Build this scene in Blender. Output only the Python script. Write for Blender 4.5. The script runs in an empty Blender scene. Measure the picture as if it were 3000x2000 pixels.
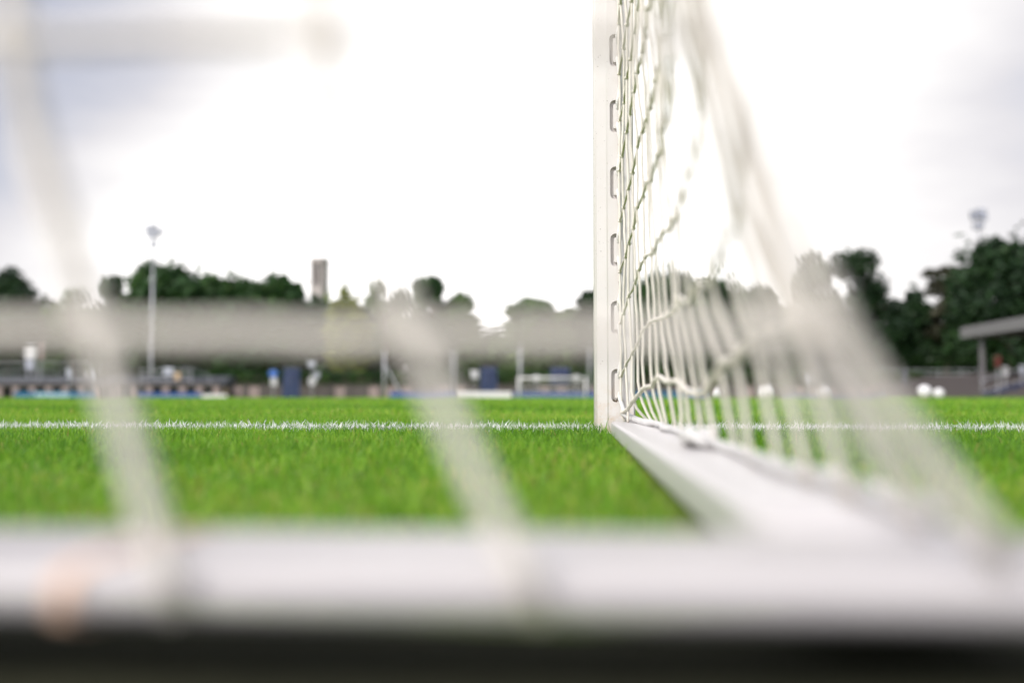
import bpy, bmesh, math, random
import numpy as np
from mathutils import Vector, Matrix, noise

C = bpy.context.scene.collection
R = math.radians
F = 2917.0                                   # 35 mm lens, in pixels of the 3000 px wide photograph
CAM = Vector((0.0, 0.0, 0.11))
PITCH = math.atan(162 / F)
YAW = math.atan(172 / math.hypot(F, 162))
CROT = Matrix.Rotation(YAW, 3, 'Z') @ Matrix.Rotation(R(90) + PITCH, 3, 'X')

def at(x, y, Y):
    """world point at depth Y on the sight line through photograph pixel (x, y)"""
    d = CROT @ Vector(((x - 1500) / F, (1000 - y) / F, -1.0))
    return CAM + d * (Y / d.y)

def gz(Y):
    """the pitch rises gently from behind the goal and falls away beyond its crown"""
    return float(np.interp(Y, [-40, 0, .6, 1.2, 2.47, 8, 15, 25, 45, 70, 105, 2000],
                              [-.05, -.002, 0, .004, .020, .052, .073, .064, .02, -.15, -.30, -.32]))

# ------------------------------------------------------------------ helpers
def tag(o, label=None, cat=None, group=None, kind=None):
    if label: o['label'] = label
    if cat: o['category'] = cat
    if group: o['group'] = group
    if kind: o['kind'] = kind
    return o

def empty(name, loc, label, cat, group=None, rz=0.0):
    o = bpy.data.objects.new(name, None)
    C.objects.link(o)
    o.location = loc
    o.rotation_euler = (0, 0, rz)
    o.empty_display_size = .2
    return tag(o, label, cat, group)

class MB:
    """collects shapes and links them as one mesh object"""
    def __init__(s):
        s.v = []; s.f = []; s.mi = []
    def add(s, vs, fs, mi=0):
        n = len(s.v)
        s.v += [tuple(p) for p in vs]
        s.f += [tuple(i + n for i in f) for f in fs]
        s.mi += [mi] * len(fs)
    def box(s, x0, x1, y0, y1, z0, z1, mi=0, b=0.0):
        if b:
            bm = bmesh.new()
            bmesh.ops.create_cube(bm, size=1)
            for v in bm.verts:
                v.co = Vector(((x0 + x1) / 2 + v.co.x * (x1 - x0), (y0 + y1) / 2 + v.co.y * (y1 - y0), (z0 + z1) / 2 + v.co.z * (z1 - z0)))
            bmesh.ops.bevel(bm, geom=bm.edges[:], offset=b, segments=2, affect='EDGES', profile=.5)
            bm.verts.index_update()
            s.add([v.co for v in bm.verts], [[v.index for v in f.verts] for f in bm.faces], mi)
            bm.free()
            return
        s.add([(x0, y0, z0), (x1, y0, z0), (x1, y1, z0), (x0, y1, z0), (x0, y0, z1), (x1, y0, z1), (x1, y1, z1), (x0, y1, z1)],
              [(0, 3, 2, 1), (4, 5, 6, 7), (0, 1, 5, 4), (1, 2, 6, 5), (2, 3, 7, 6), (3, 0, 4, 7)], mi)
    def tube(s, pts, r, n=6, mi=0, cap=True):
        pts = [Vector(p) for p in pts]
        rs = r if isinstance(r, (list, tuple)) else [r] * len(pts)
        t0 = (pts[1] - pts[0]).normalized()
        ref = Vector((0, 0, 1)) if abs(t0.z) < .9 else Vector((1, 0, 0))
        u = t0.cross(ref).normalized()
        vs, fs = [], []
        for i, p in enumerate(pts):
            t = (pts[min(i + 1, len(pts) - 1)] - pts[max(i - 1, 0)])
            t = t.normalized() if t.length > 1e-9 else t0
            u = u - t * u.dot(t)
            u = u.normalized() if u.length > 1e-6 else t.orthogonal().normalized()
            w = t.cross(u)
            for k in range(n):
                a = 2 * math.pi * k / n
                vs.append(p + (u * math.cos(a) + w * math.sin(a)) * rs[i])
        for i in range(len(pts) - 1):
            for k in range(n):
                k2 = (k + 1) % n
                fs.append((i * n + k, i * n + k2, (i + 1) * n + k2, (i + 1) * n + k))
        if cap:
            fs.append(tuple(range(n - 1, -1, -1)))
            fs.append(tuple((len(pts) - 1) * n + k for k in range(n)))
        s.add(vs, fs, mi)
    def prism(s, poly, axis_from, axis_to, plane='xz', mi=0):
        """extrude a 2-D polygon: plane 'xz' extrudes along y, 'xy' along z, 'yz' along x"""
        def P(a, b, c):
            return {'xz': (a, c, b), 'xy': (a, b, c), 'yz': (c, a, b)}[plane]
        n = len(poly)
        vs = [P(a, b, axis_from) for a, b in poly] + [P(a, b, axis_to) for a, b in poly]
        fs = [tuple(range(n)), tuple(range(2 * n - 1, n - 1, -1))]
        fs += [(i, i + n, (i + 1) % n + n, (i + 1) % n) for i in range(n)]
        s.add(vs, fs, mi)
    def blob(s, c, r, mi=0, sub=1, sq=(1, 1, 1), jit=0.0, rng=random):
        bm = bmesh.new()
        bmesh.ops.create_icosphere(bm, subdivisions=sub, radius=1)
        for v in bm.verts:
            k = 1 + rng.uniform(-jit, jit)
            v.co = Vector((c[0] + v.co.x * r * sq[0] * k, c[1] + v.co.y * r * sq[1] * k, c[2] + v.co.z * r * sq[2] * k))
        bm.verts.index_update()
        s.add([v.co for v in bm.verts], [[v.index for v in f.verts] for f in bm.faces], mi)
        bm.free()
    def build(s, name, mat, parent=None, smooth=False, fix=True):
        me = bpy.data.meshes.new(name)
        me.from_pydata(s.v, [], s.f)
        mats = mat if isinstance(mat, (list, tuple)) else [mat]
        for m in mats: me.materials.append(m)
        if len(mats) > 1:
            me.polygons.foreach_set('material_index', s.mi)
        if fix:
            bm = bmesh.new(); bm.from_mesh(me)
            bmesh.ops.recalc_face_normals(bm, faces=bm.faces[:])
            bm.to_mesh(me); bm.free()
        if smooth:
            me.polygons.foreach_set('use_smooth', [True] * len(me.polygons))
        me.update()
        o = bpy.data.objects.new(name, me)
        C.objects.link(o)
        if parent: o.parent = parent
        return o

def np_mesh(name, verts, faces, mat, attr=None, parent=None):
    """big mesh straight from numpy arrays; faces all have the same number of corners"""
    me = bpy.data.meshes.new(name)
    nv, nf, k = len(verts), len(faces), faces.shape[1]
    me.vertices.add(nv); me.loops.add(nf * k); me.polygons.add(nf)
    me.vertices.foreach_set('co', np.ascontiguousarray(verts, dtype=np.float32).ravel())
    me.loops.foreach_set('vertex_index', np.ascontiguousarray(faces, dtype=np.int32).ravel())
    me.polygons.foreach_set('loop_start', np.arange(0, nf * k, k, dtype=np.int32))
    if attr:
        for an, av in attr.items():
            a = me.attributes.new(an, 'FLOAT', 'POINT')
            a.data.foreach_set('value', np.ascontiguousarray(av, dtype=np.float32))
    me.update(calc_edges=True)
    me.materials.append(mat)
    o = bpy.data.objects.new(name, me)
    C.objects.link(o)
    if parent: o.parent = parent
    return o

# ------------------------------------------------------------------ materials
def mat_new(name):
    m = bpy.data.materials.new(name); m.use_nodes = True
    nt = m.node_tree
    return m, nt, nt.nodes['Principled BSDF']

def surf(name, col, rough=.6, var=.12, scale=8.0, bump=0.0, bscale=40.0, metal=0.0, spec=.4, col2=None):
    """plain coloured surface with uneven tone and a little relief"""
    m, nt, p = mat_new(name)
    tc = nt.nodes.new('ShaderNodeTexCoord')
    nz = nt.nodes.new('ShaderNodeTexNoise'); nz.inputs['Scale'].default_value = scale; nz.inputs['Detail'].default_value = 5
    nt.links.new(tc.outputs['Object'], nz.inputs['Vector'])
    mx = nt.nodes.new('ShaderNodeMix'); mx.data_type = 'RGBA'
    mx.inputs['A'].default_value = (*[c * (1 - var) for c in col], 1)
    mx.inputs['B'].default_value = (*(col2 or [min(1, c * (1 + var)) for c in col]), 1)
    nt.links.new(nz.outputs['Fac'], mx.inputs['Factor'])
    nt.links.new(mx.outputs['Result'], p.inputs['Base Color'])
    p.inputs['Roughness'].default_value = rough
    p.inputs['Metallic'].default_value = metal
    p.inputs['Specular IOR Level'].default_value = spec
    if bump:
        n2 = nt.nodes.new('ShaderNodeTexNoise'); n2.inputs['Scale'].default_value = bscale; n2.inputs['Detail'].default_value = 4
        nt.links.new(tc.outputs['Object'], n2.inputs['Vector'])
        b = nt.nodes.new('ShaderNodeBump'); b.inputs['Strength'].default_value = bump; b.inputs['Distance'].default_value = .01
        nt.links.new(n2.outputs['Fac'], b.inputs['Height'])
        nt.links.new(b.outputs['Normal'], p.inputs['Normal'])
    return m

def ramp_node(nt, stops):
    r = nt.nodes.new('ShaderNodeValToRGB')
    e = r.color_ramp.elements
    while len(e) < len(stops): e.new(.5)
    for el, (pos, col) in zip(e, stops):
        el.position = pos; el.color = (*col, 1)
    return r

def leafy(name, stops, attr='tint', trans=.35, rough=.55, spec=.3):
    """thin leaves or blades: colour by a per-leaf attribute, some light comes through"""
    m, nt, p = mat_new(name)
    a = nt.nodes.new('ShaderNodeAttribute'); a.attribute_name = attr
    r = ramp_node(nt, stops)
    nt.links.new(a.outputs['Fac'], r.inputs['Fac'])
    nt.links.new(r.outputs['Color'], p.inputs['Base Color'])
    p.inputs['Roughness'].default_value = rough
    p.inputs['Specular IOR Level'].default_value = spec
    t = nt.nodes.new('ShaderNodeBsdfTranslucent')
    nt.links.new(r.outputs['Color'], t.inputs['Color'])
    mx = nt.nodes.new('ShaderNodeMixShader'); mx.inputs['Fac'].default_value = trans
    nt.links.new(p.outputs['BSDF'], mx.inputs[1]); nt.links.new(t.outputs['BSDF'], mx.inputs[2])
    nt.links.new(mx.outputs['Shader'], nt.nodes['Material Output'].inputs['Surface'])
    return m

def post_paint():
    """white powder-coated aluminium with scuffs, specks of dirt and rust-brown splash near the turf"""
    m, nt, p = mat_new('post_paint')
    L = nt.links.new
    tc = nt.nodes.new('ShaderNodeTexCoord')
    base = (.66, .625, .60)
    n1 = nt.nodes.new('ShaderNodeTexNoise'); n1.inputs['Scale'].default_value = 6; n1.inputs['Detail'].default_value = 6
    L(tc.outputs['Object'], n1.inputs['Vector'])
    c1 = ramp_node(nt, [(.3, tuple(c * .95 for c in base)), (.7, base)])
    L(n1.outputs['Fac'], c1.inputs['Fac'])
    # specks
    n2 = nt.nodes.new('ShaderNodeTexNoise'); n2.inputs['Scale'].default_value = 190; n2.inputs['Detail'].default_value = 2
    L(tc.outputs['Object'], n2.inputs['Vector'])
    s2 = ramp_node(nt, [(.705, (0, 0, 0)), (.75, (1, 1, 1))]); L(n2.outputs['Fac'], s2.inputs['Fac'])
    # splash zone close to the ground, broken up by noise
    sep = nt.nodes.new('ShaderNodeSeparateXYZ'); L(tc.outputs['Object'], sep.inputs['Vector'])
    mr = nt.nodes.new('ShaderNodeMapRange'); mr.inputs['From Min'].default_value = .03; mr.inputs['From Max'].default_value = .17
    mr.inputs['To Min'].default_value = 1; mr.inputs['To Max'].default_value = .05
    L(sep.outputs['Z'], mr.inputs['Value'])
    n3 = nt.nodes.new('ShaderNodeTexNoise'); n3.inputs['Scale'].default_value = 38; n3.inputs['Detail'].default_value = 8; n3.inputs['Roughness'].default_value = .75
    L(tc.outputs['Object'], n3.inputs['Vector'])
    s3 = ramp_node(nt, [(.44, (0, 0, 0)), (.70, (.9, .9, .9))]); L(n3.outputs['Fac'], s3.inputs['Fac'])
    mu = nt.nodes.new('ShaderNodeMath'); mu.operation = 'MULTIPLY'
    L(s3.outputs['Color'], mu.inputs[0]); L(mr.outputs['Result'], mu.inputs[1])
    m1 = nt.nodes.new('ShaderNodeMix'); m1.data_type = 'RGBA'; m1.inputs['B'].default_value = (.55, .40, .27, 1)
    L(mu.outputs[0], m1.inputs['Factor']); L(c1.outputs['Color'], m1.inputs['A'])
    m2 = nt.nodes.new('ShaderNodeMix'); m2.data_type = 'RGBA'; m2.inputs['B'].default_value = (.16, .12, .09, 1)
    mm = nt.nodes.new('ShaderNodeMath'); mm.operation = 'MULTIPLY'; mm.inputs[1].default_value = .75
    L(s2.outputs['Color'], mm.inputs[0])
    L(mm.outputs[0], m2.inputs['Factor']); L(m1.outputs['Result'], m2.inputs['A'])
    L(m2.outputs['Result'], p.inputs['Base Color'])
    p.inputs['Roughness'].default_value = .38
    p.inputs['Specular IOR Level'].default_value = .4
    # fine extrusion lines
    w = nt.nodes.new('ShaderNodeTexWave'); w.bands_direction = 'X'; w.inputs['Scale'].default_value = 60; w.inputs['Distortion'].default_value = .4
    L(tc.outputs['Object'], w.inputs['Vector'])
    b = nt.nodes.new('ShaderNodeBump'); b.inputs['Strength'].default_value = .03; b.inputs['Distance'].default_value = .002
    L(w.outputs['Fac'], b.inputs['Height']); L(b.outputs['Normal'], p.inputs['Normal'])
    return m

def cord_mat(name, col, scale):
    m, nt, p = mat_new(name)
    L = nt.links.new
    tc = nt.nodes.new('ShaderNodeTexCoord')
    w = nt.nodes.new('ShaderNodeTexWave'); w.bands_direction = 'DIAGONAL'
    w.inputs['Scale'].default_value = scale; w.inputs['Distortion'].default_value = 1.5
    L(tc.outputs['Object'], w.inputs['Vector'])
    n = nt.nodes.new('ShaderNodeTexNoise'); n.inputs['Scale'].default_value = 30; n.inputs['Detail'].default_value = 5
    L(tc.outputs['Object'], n.inputs['Vector'])
    c = ramp_node(nt, [(.3, tuple(x * .86 for x in col)), (.65, col)])
    L(n.outputs['Fac'], c.inputs['Fac']); L(c.outputs['Color'], p.inputs['Base Color'])
    b = nt.nodes.new('ShaderNodeBump'); b.inputs['Strength'].default_value = .6; b.inputs['Distance'].default_value = .0012
    L(w.outputs['Fac'], b.inputs['Height']); L(b.outputs['Normal'], p.inputs['Normal'])
    p.inputs['Roughness'].default_value = .75; p.inputs['Specular IOR Level'].default_value = .25
    t = nt.nodes.new('ShaderNodeBsdfTranslucent'); L(c.outputs['Color'], t.inputs['Color'])
    mx = nt.nodes.new('ShaderNodeMixShader'); mx.inputs['Fac'].default_value = .12
    L(p.outputs['BSDF'], mx.inputs[1]); L(t.outputs['BSDF'], mx.inputs[2])
    L(mx.outputs['Shader'], nt.nodes['Material Output'].inputs['Surface'])
    return m

M = {}
M['post'] = post_paint()
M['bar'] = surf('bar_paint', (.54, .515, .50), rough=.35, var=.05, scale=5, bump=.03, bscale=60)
M['cord'] = cord_mat('net_cord', (.92, .86, .76), 260)
M['rope'] = cord_mat('lacing_cord', (.80, .78, .75), 150)
M['steel'] = surf('galvanised_steel', (.36, .36, .38), rough=.5, var=.15, scale=2, metal=.2)
M['concrete'] = surf('concrete', (.085, .072, .068), rough=.9, var=.2, scale=.8, bump=.2, bscale=12)
M['concrete_pale'] = surf('pale_concrete', (.26, .20, .19), rough=.9, var=.15, scale=.8, bump=.2, bscale=12)
M['dark_steel'] = surf('dark_steel', (.06, .065, .075), rough=.5, var=.2, scale=2)
M['white'] = surf('white_paint', (.62, .60, .595), rough=.5, var=.06, scale=3)
M['blue'] = surf('blue_board', (.012, .06, .22), rough=.5, var=.12, scale=.6)
M['teal'] = surf('teal_board', (.0, .09, .19), rough=.5, var=.15, scale=.5)
M['pale'] = surf('pale_print', (.35, .5, .58), rough=.5, var=.1, scale=2)
M['navy'] = surf('navy_fabric', (.03, .045, .10), rough=.7, var=.2, scale=1.5)
M['sign_blue'] = surf('sign_blue', (.05, .13, .42), rough=.4, var=.06)
M['red'] = surf('red_paint', (.10, .022, .018), rough=.5, var=.1)
M['tan'] = surf('tan_paint', (.42, .30, .19), rough=.6, var=.1)
M['roof'] = surf('roof_sheet', (.17, .16, .168), rough=.55, var=.12, scale=.7)
M['soffit'] = surf('dark_timber', (.045, .038, .034), rough=.8, var=.25, scale=1.5)
M['stone'] = surf('tower_stone', (.34, .30, .29), rough=.9, var=.1, scale=.15, bump=.2, bscale=3)
M['opening'] = surf('tower_opening', (.16, .14, .14), rough=.9, var=.1)
M['bark'] = surf('bark', (.09, .07, .055), rough=.95, var=.3, scale=2, bump=.5, bscale=8)
M['sign_white'] = surf('sign_white', (.44, .43, .44), rough=.5, var=.1)
M['mast'] = surf('mast_steel', (.17, .17, .18), rough=.5, var=.15, scale=2)
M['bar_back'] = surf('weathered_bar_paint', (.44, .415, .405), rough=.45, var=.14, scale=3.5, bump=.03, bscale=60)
M['soil'] = surf('turf_soil', (.11, .18, .025), rough=1, var=.35, scale=14, bump=.6, bscale=120, spec=.1, col2=(.22, .31, .05))
M['strap'] = surf('orange_strap', (.62, .42, .30), rough=.6, var=.1)
M['ball'] = surf('ball_white', (.60, .58, .575), rough=.4, var=.05, scale=6)
M['ball_mark'] = surf('ball_print', (.42, .40, .44), rough=.4, var=.1, scale=6)
M['seat_blue'] = surf('stair_blue', (.02, .03, .075), rough=.6, var=.2)
M['bloom'] = surf('glazed_panel', (.34, .35, .40), rough=.4, var=.15)
M['grass'] = leafy('grass_blade', [(0, (.07, .18, .018)), (.35, (.145, .335, .022)), (.65, (.255, .46, .036)), (.86, (.39, .50, .07)), (.93, (.44, .39, .12)), (1, (.30, .16, .06))], trans=.45, rough=.45)
M['line_blade'] = leafy('painted_blade', [(0, (.80, .80, .78)), (.80, (.74, .75, .72)), (.86, (.13, .26, .03)), (1, (.07, .19, .02))], trans=.15, rough=.7)

# ------------------------------------------------------------------ ground
def make_ground():
    ys = np.concatenate([np.linspace(-30, 0, 7), np.linspace(.15, 3, 20), np.linspace(3.5, 30, 40), np.linspace(33, 130, 30), [180, 260, 400, 700, 1100, 1600]])
    xs = np.concatenate([[-1500, -700, -300, -150], np.linspace(-100, -6, 20), np.linspace(-5, 5, 21), np.linspace(6, 100, 20), [150, 300, 700, 1500]])
    X, Y = np.meshgrid(xs, ys)
    Z = np.array([gz(y) for y in ys])[:, None] + 0 * X
    V = np.stack([X.ravel(), Y.ravel(), Z.ravel()], 1)
    nx = len(xs)
    i = np.arange(len(ys) - 1)[:, None] * nx + np.arange(nx - 1)[None, :]
    i = i.ravel()
    F_ = np.stack([i, i + 1, i + nx + 1, i + nx], 1)
    o = np_mesh('pitch', V, F_, M['soil'])
    tag(o, kind='structure')
make_ground()
def shade_sheet():  # dark sheet with the shade at the back bar put into its colour
    rr = random.Random(2)
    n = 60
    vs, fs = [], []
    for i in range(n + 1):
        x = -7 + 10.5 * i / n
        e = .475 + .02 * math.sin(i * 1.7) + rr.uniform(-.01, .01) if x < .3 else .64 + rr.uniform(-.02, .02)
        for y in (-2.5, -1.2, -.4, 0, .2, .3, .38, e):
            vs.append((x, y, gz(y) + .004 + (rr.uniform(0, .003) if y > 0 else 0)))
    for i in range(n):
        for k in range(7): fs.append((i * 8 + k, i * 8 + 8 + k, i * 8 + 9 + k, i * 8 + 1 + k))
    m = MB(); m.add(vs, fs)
    o = m.build('shade_sheet', surf('painted_shade', (.030, .033, .020), rough=1, var=.4, scale=9, bump=.6, bscale=60, spec=.1, col2=(.050, .050, .028)))
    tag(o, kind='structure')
shade_sheet()

# ------------------------------------------------------------------ grass
GZX = np.array([-40, 0, .6, 1.2, 2.47, 8, 15, 25, 45, 70, 105, 2000.])
GZY = np.array([-.05, -.002, 0, .004, .020, .052, .073, .064, .02, -.15, -.30, -.32])
LINE0, LINE1 = 2.50, 2.60

def blades_mesh(name, rng, x, y, h, w, lean, mat, tint):
    n = len(x)
    z = np.interp(y, GZX, GZY) - .002
    a = rng.uniform(0, 2 * np.pi, n)
    wx, wy = np.cos(a) * w / 2, np.sin(a) * w / 2
    b = rng.uniform(0, 2 * np.pi, n)
    lx, ly = np.cos(b) * lean * h, np.sin(b) * lean * h
    V = np.empty((n, 5, 3), np.float32)
    V[:, 0] = np.stack([x - wx, y - wy, z], 1)
    V[:, 1] = np.stack([x + wx, y + wy, z], 1)
    mx, my, mz = x + lx * .35, y + ly * .35, z + h * .58
    V[:, 2] = np.stack([mx - wx * .8, my - wy * .8, mz], 1)
    V[:, 3] = np.stack([mx + wx * .8, my + wy * .8, mz], 1)
    V[:, 4] = np.stack([x + lx, y + ly, z + h * np.sqrt(np.clip(1 - .5 * lean ** 2, .2, 1))], 1)
    base = np.arange(n)[:, None] * 5
    tri = np.stack([base + [[0, 1, 3]], base + [[0, 3, 2]], base + [[2, 3, 4]]], 1).reshape(-1, 3)
    return np_mesh(name, V.reshape(-1, 3), tri, mat, {'tint': np.repeat(tint, 5)})

def patch(x, y, s, ph):
    return (np.sin(x * s + ph) * np.cos(y * s * 1.3 + ph * 2) + np.sin((x + y) * s * .61 + ph * 3) + np.sin(x * s * 2.3 - y * s * 1.7)) / 3

def make_grass():
    rng = np.random.default_rng(7)
    zones = [(.42, 1.5, 14000, .0028, .0165), (1.5, 3.9, 26000, .0018, .0190), (3.9, 8, 3600, .0052, .023), (8, 15, 700, .013, .024), (15, 27, 130, .03, .024)]
    X, Y, H, W = [], [], [], []
    for y0, y1, dens, w, h in zones:
        area_w = lambda yy: .56 * yy + .7
        n = int(dens * (area_w(y0) + area_w(y1)) * (y1 - y0))
        y = rng.uniform(y0, y1, n); xm = area_w(y1)
        x = rng.uniform(-xm, xm, n)
        k = np.abs(x + .059 * y) < area_w(y)
        x, y = x[k], y[k]
        X.append(x); Y.append(y)
        H.append(h * rng.lognormal(0, .26, len(x))); W.append(w * rng.uniform(.7, 1.3, len(x)))
    X, Y, H, W = map(np.concatenate, (X, Y, H, W))
    under_side = (X > .088) & (X < .186) & (Y < 2.42)
    under_back = ((Y < .47) & (X < .19)) | ((Y < .62) & (X >= .19))
    post = (X > .052) & (X < .165) & (Y > 2.44) & (Y < 2.58)
    keep = ~(under_side | under_back | post)
    on_line = (Y > LINE0) & (Y < LINE1) & keep
    edge = rng.uniform(0, 1, len(X)) < .06
    line_mask = on_line & ~edge
    g = keep & ~line_mask
    X1, Y1, H1, W1 = X[g], Y[g], H[g], W[g]
    H1 = H1 * (1 + .16 * patch(X1, Y1, 9, .3))
    # taller tufts at the foot of the post and along the ground bar
    near = np.exp(-((X1 - .07) ** 2 + (Y1 - 2.43) ** 2) / .0025)
    H1 = H1 * (1 + .5 * near)
    tint = np.clip(.42 + .22 * rng.standard_normal(len(X1)) + .16 * patch(X1, Y1, 5, 1.1) + .10 * patch(X1, Y1, 21, 2.2), 0, .90)
    tint = np.clip(tint + .09 * np.sin(Y1 * 1.9 + .6) + .07 * patch(X1, Y1, 1.7, 4.0), 0, .90)
    dry = rng.uniform(0, 1, len(X1)) < .022
    tint[dry] = rng.uniform(.9, 1, dry.sum())
    o = blades_mesh('grass', rng, X1, Y1, H1, W1, rng.uniform(.1, .95, len(X1)), M['grass'], tint)
    tag(o, 'short green mown grass of the pitch around the goal', 'grass', kind='stuff')
    # the painted line: white coated blades, denser and with long stragglers
    n = 21000
    x = rng.uniform(-2.2, 2.2, n); y = rng.uniform(LINE0, LINE1, n)
    k = ~((x > .052) & (x < .165) & (y > 2.44))
    x, y = x[k], y[k]
    x = np.concatenate([x, X[line_mask]]); y = np.concatenate([y, Y[line_mask]])
    h = .0185 * rng.lognormal(0, .28, len(x))
    tall = rng.uniform(0, 1, len(x)) < .022
    h[tall] *= 1.75
    h = np.minimum(h, .036)
    t = rng.uniform(0, 1, len(x))
    t = np.clip(t + .30 * np.clip(patch(x, y, 4.5, .8) + patch(x, y, 17, 2.8) * .7 - .05, 0, 1), 0, 1)
    o = blades_mesh('goal_line', rng, x, y, h, .0024 * rng.uniform(.7, 1.3, len(x)), rng.uniform(.1, 1.0, len(x)), M['line_blade'], t)
    tag(o, 'white painted goal line of coated grass blades running past the post', 'goal line', kind='stuff')
make_grass()

# ------------------------------------------------------------------ near goal
def c_slot(cx, cz, w=.0245, hgt=.0815, g=.0098, gap=.030):
    """outline of the C-shaped net slot, tongue joined on the right: list of (x, z)"""
    r = w / 2
    def ob(rr, hh, n=8):
        pts = []
        for k in range(n + 1):
            a = math.pi * k / n
            pts.append((rr * math.cos(a), hh / 2 - rr + rr * math.sin(a)))
        for k in range(n + 1):
            a = math.pi + math.pi * k / n
            pts.append((rr * math.cos(a), -(hh / 2 - rr) + rr * math.sin(a)))
        return pts
    n = 8
    o_top = [(r * math.cos(math.pi * k / n), hgt / 2 - r + r * math.sin(math.pi * k / n)) for k in range(n + 1)]
    o_bot = [(r * math.cos(math.pi + math.pi * k / n), -(hgt / 2 - r) + r * math.sin(math.pi + math.pi * k / n)) for k in range(n + 1)]
    ri = r - g * .84; hi = hgt / 2 - g
    i_top = [(ri * math.cos(math.pi * k / n), hi - ri + ri * math.sin(math.pi * k / n)) for k in range(n + 1)]
    i_bot = [(ri * math.cos(math.pi + math.pi * k / n), -(hi - ri) + ri * math.sin(math.pi + math.pi * k / n)) for k in range(n + 1)]
    q = gap / 2
    # start at the right outer side above the bridge, run round outside, come back inside; the ends of the C are rounded
    e = (r - ri) / 2; m_ = (r + ri) / 2
    top_end = [(m_ + e * math.cos(-math.pi * k / 6), q + e + e * math.sin(-math.pi * k / 6)) for k in range(5, 0, -1)]
    bot_end = [(m_ + e * math.cos(math.pi * k / 6), -q - e + e * math.sin(math.pi * k / 6)) for k in range(1, 6)]
    poly = [(r, q + e)] + o_top + o_bot + [(r, -q - e)] + bot_end + [(ri, -q - e)] + i_bot[::-1] + i_top[::-1] + [(ri, q + e)] + top_end
    return [(cx + a, cz + b) for a, b in poly]

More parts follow.
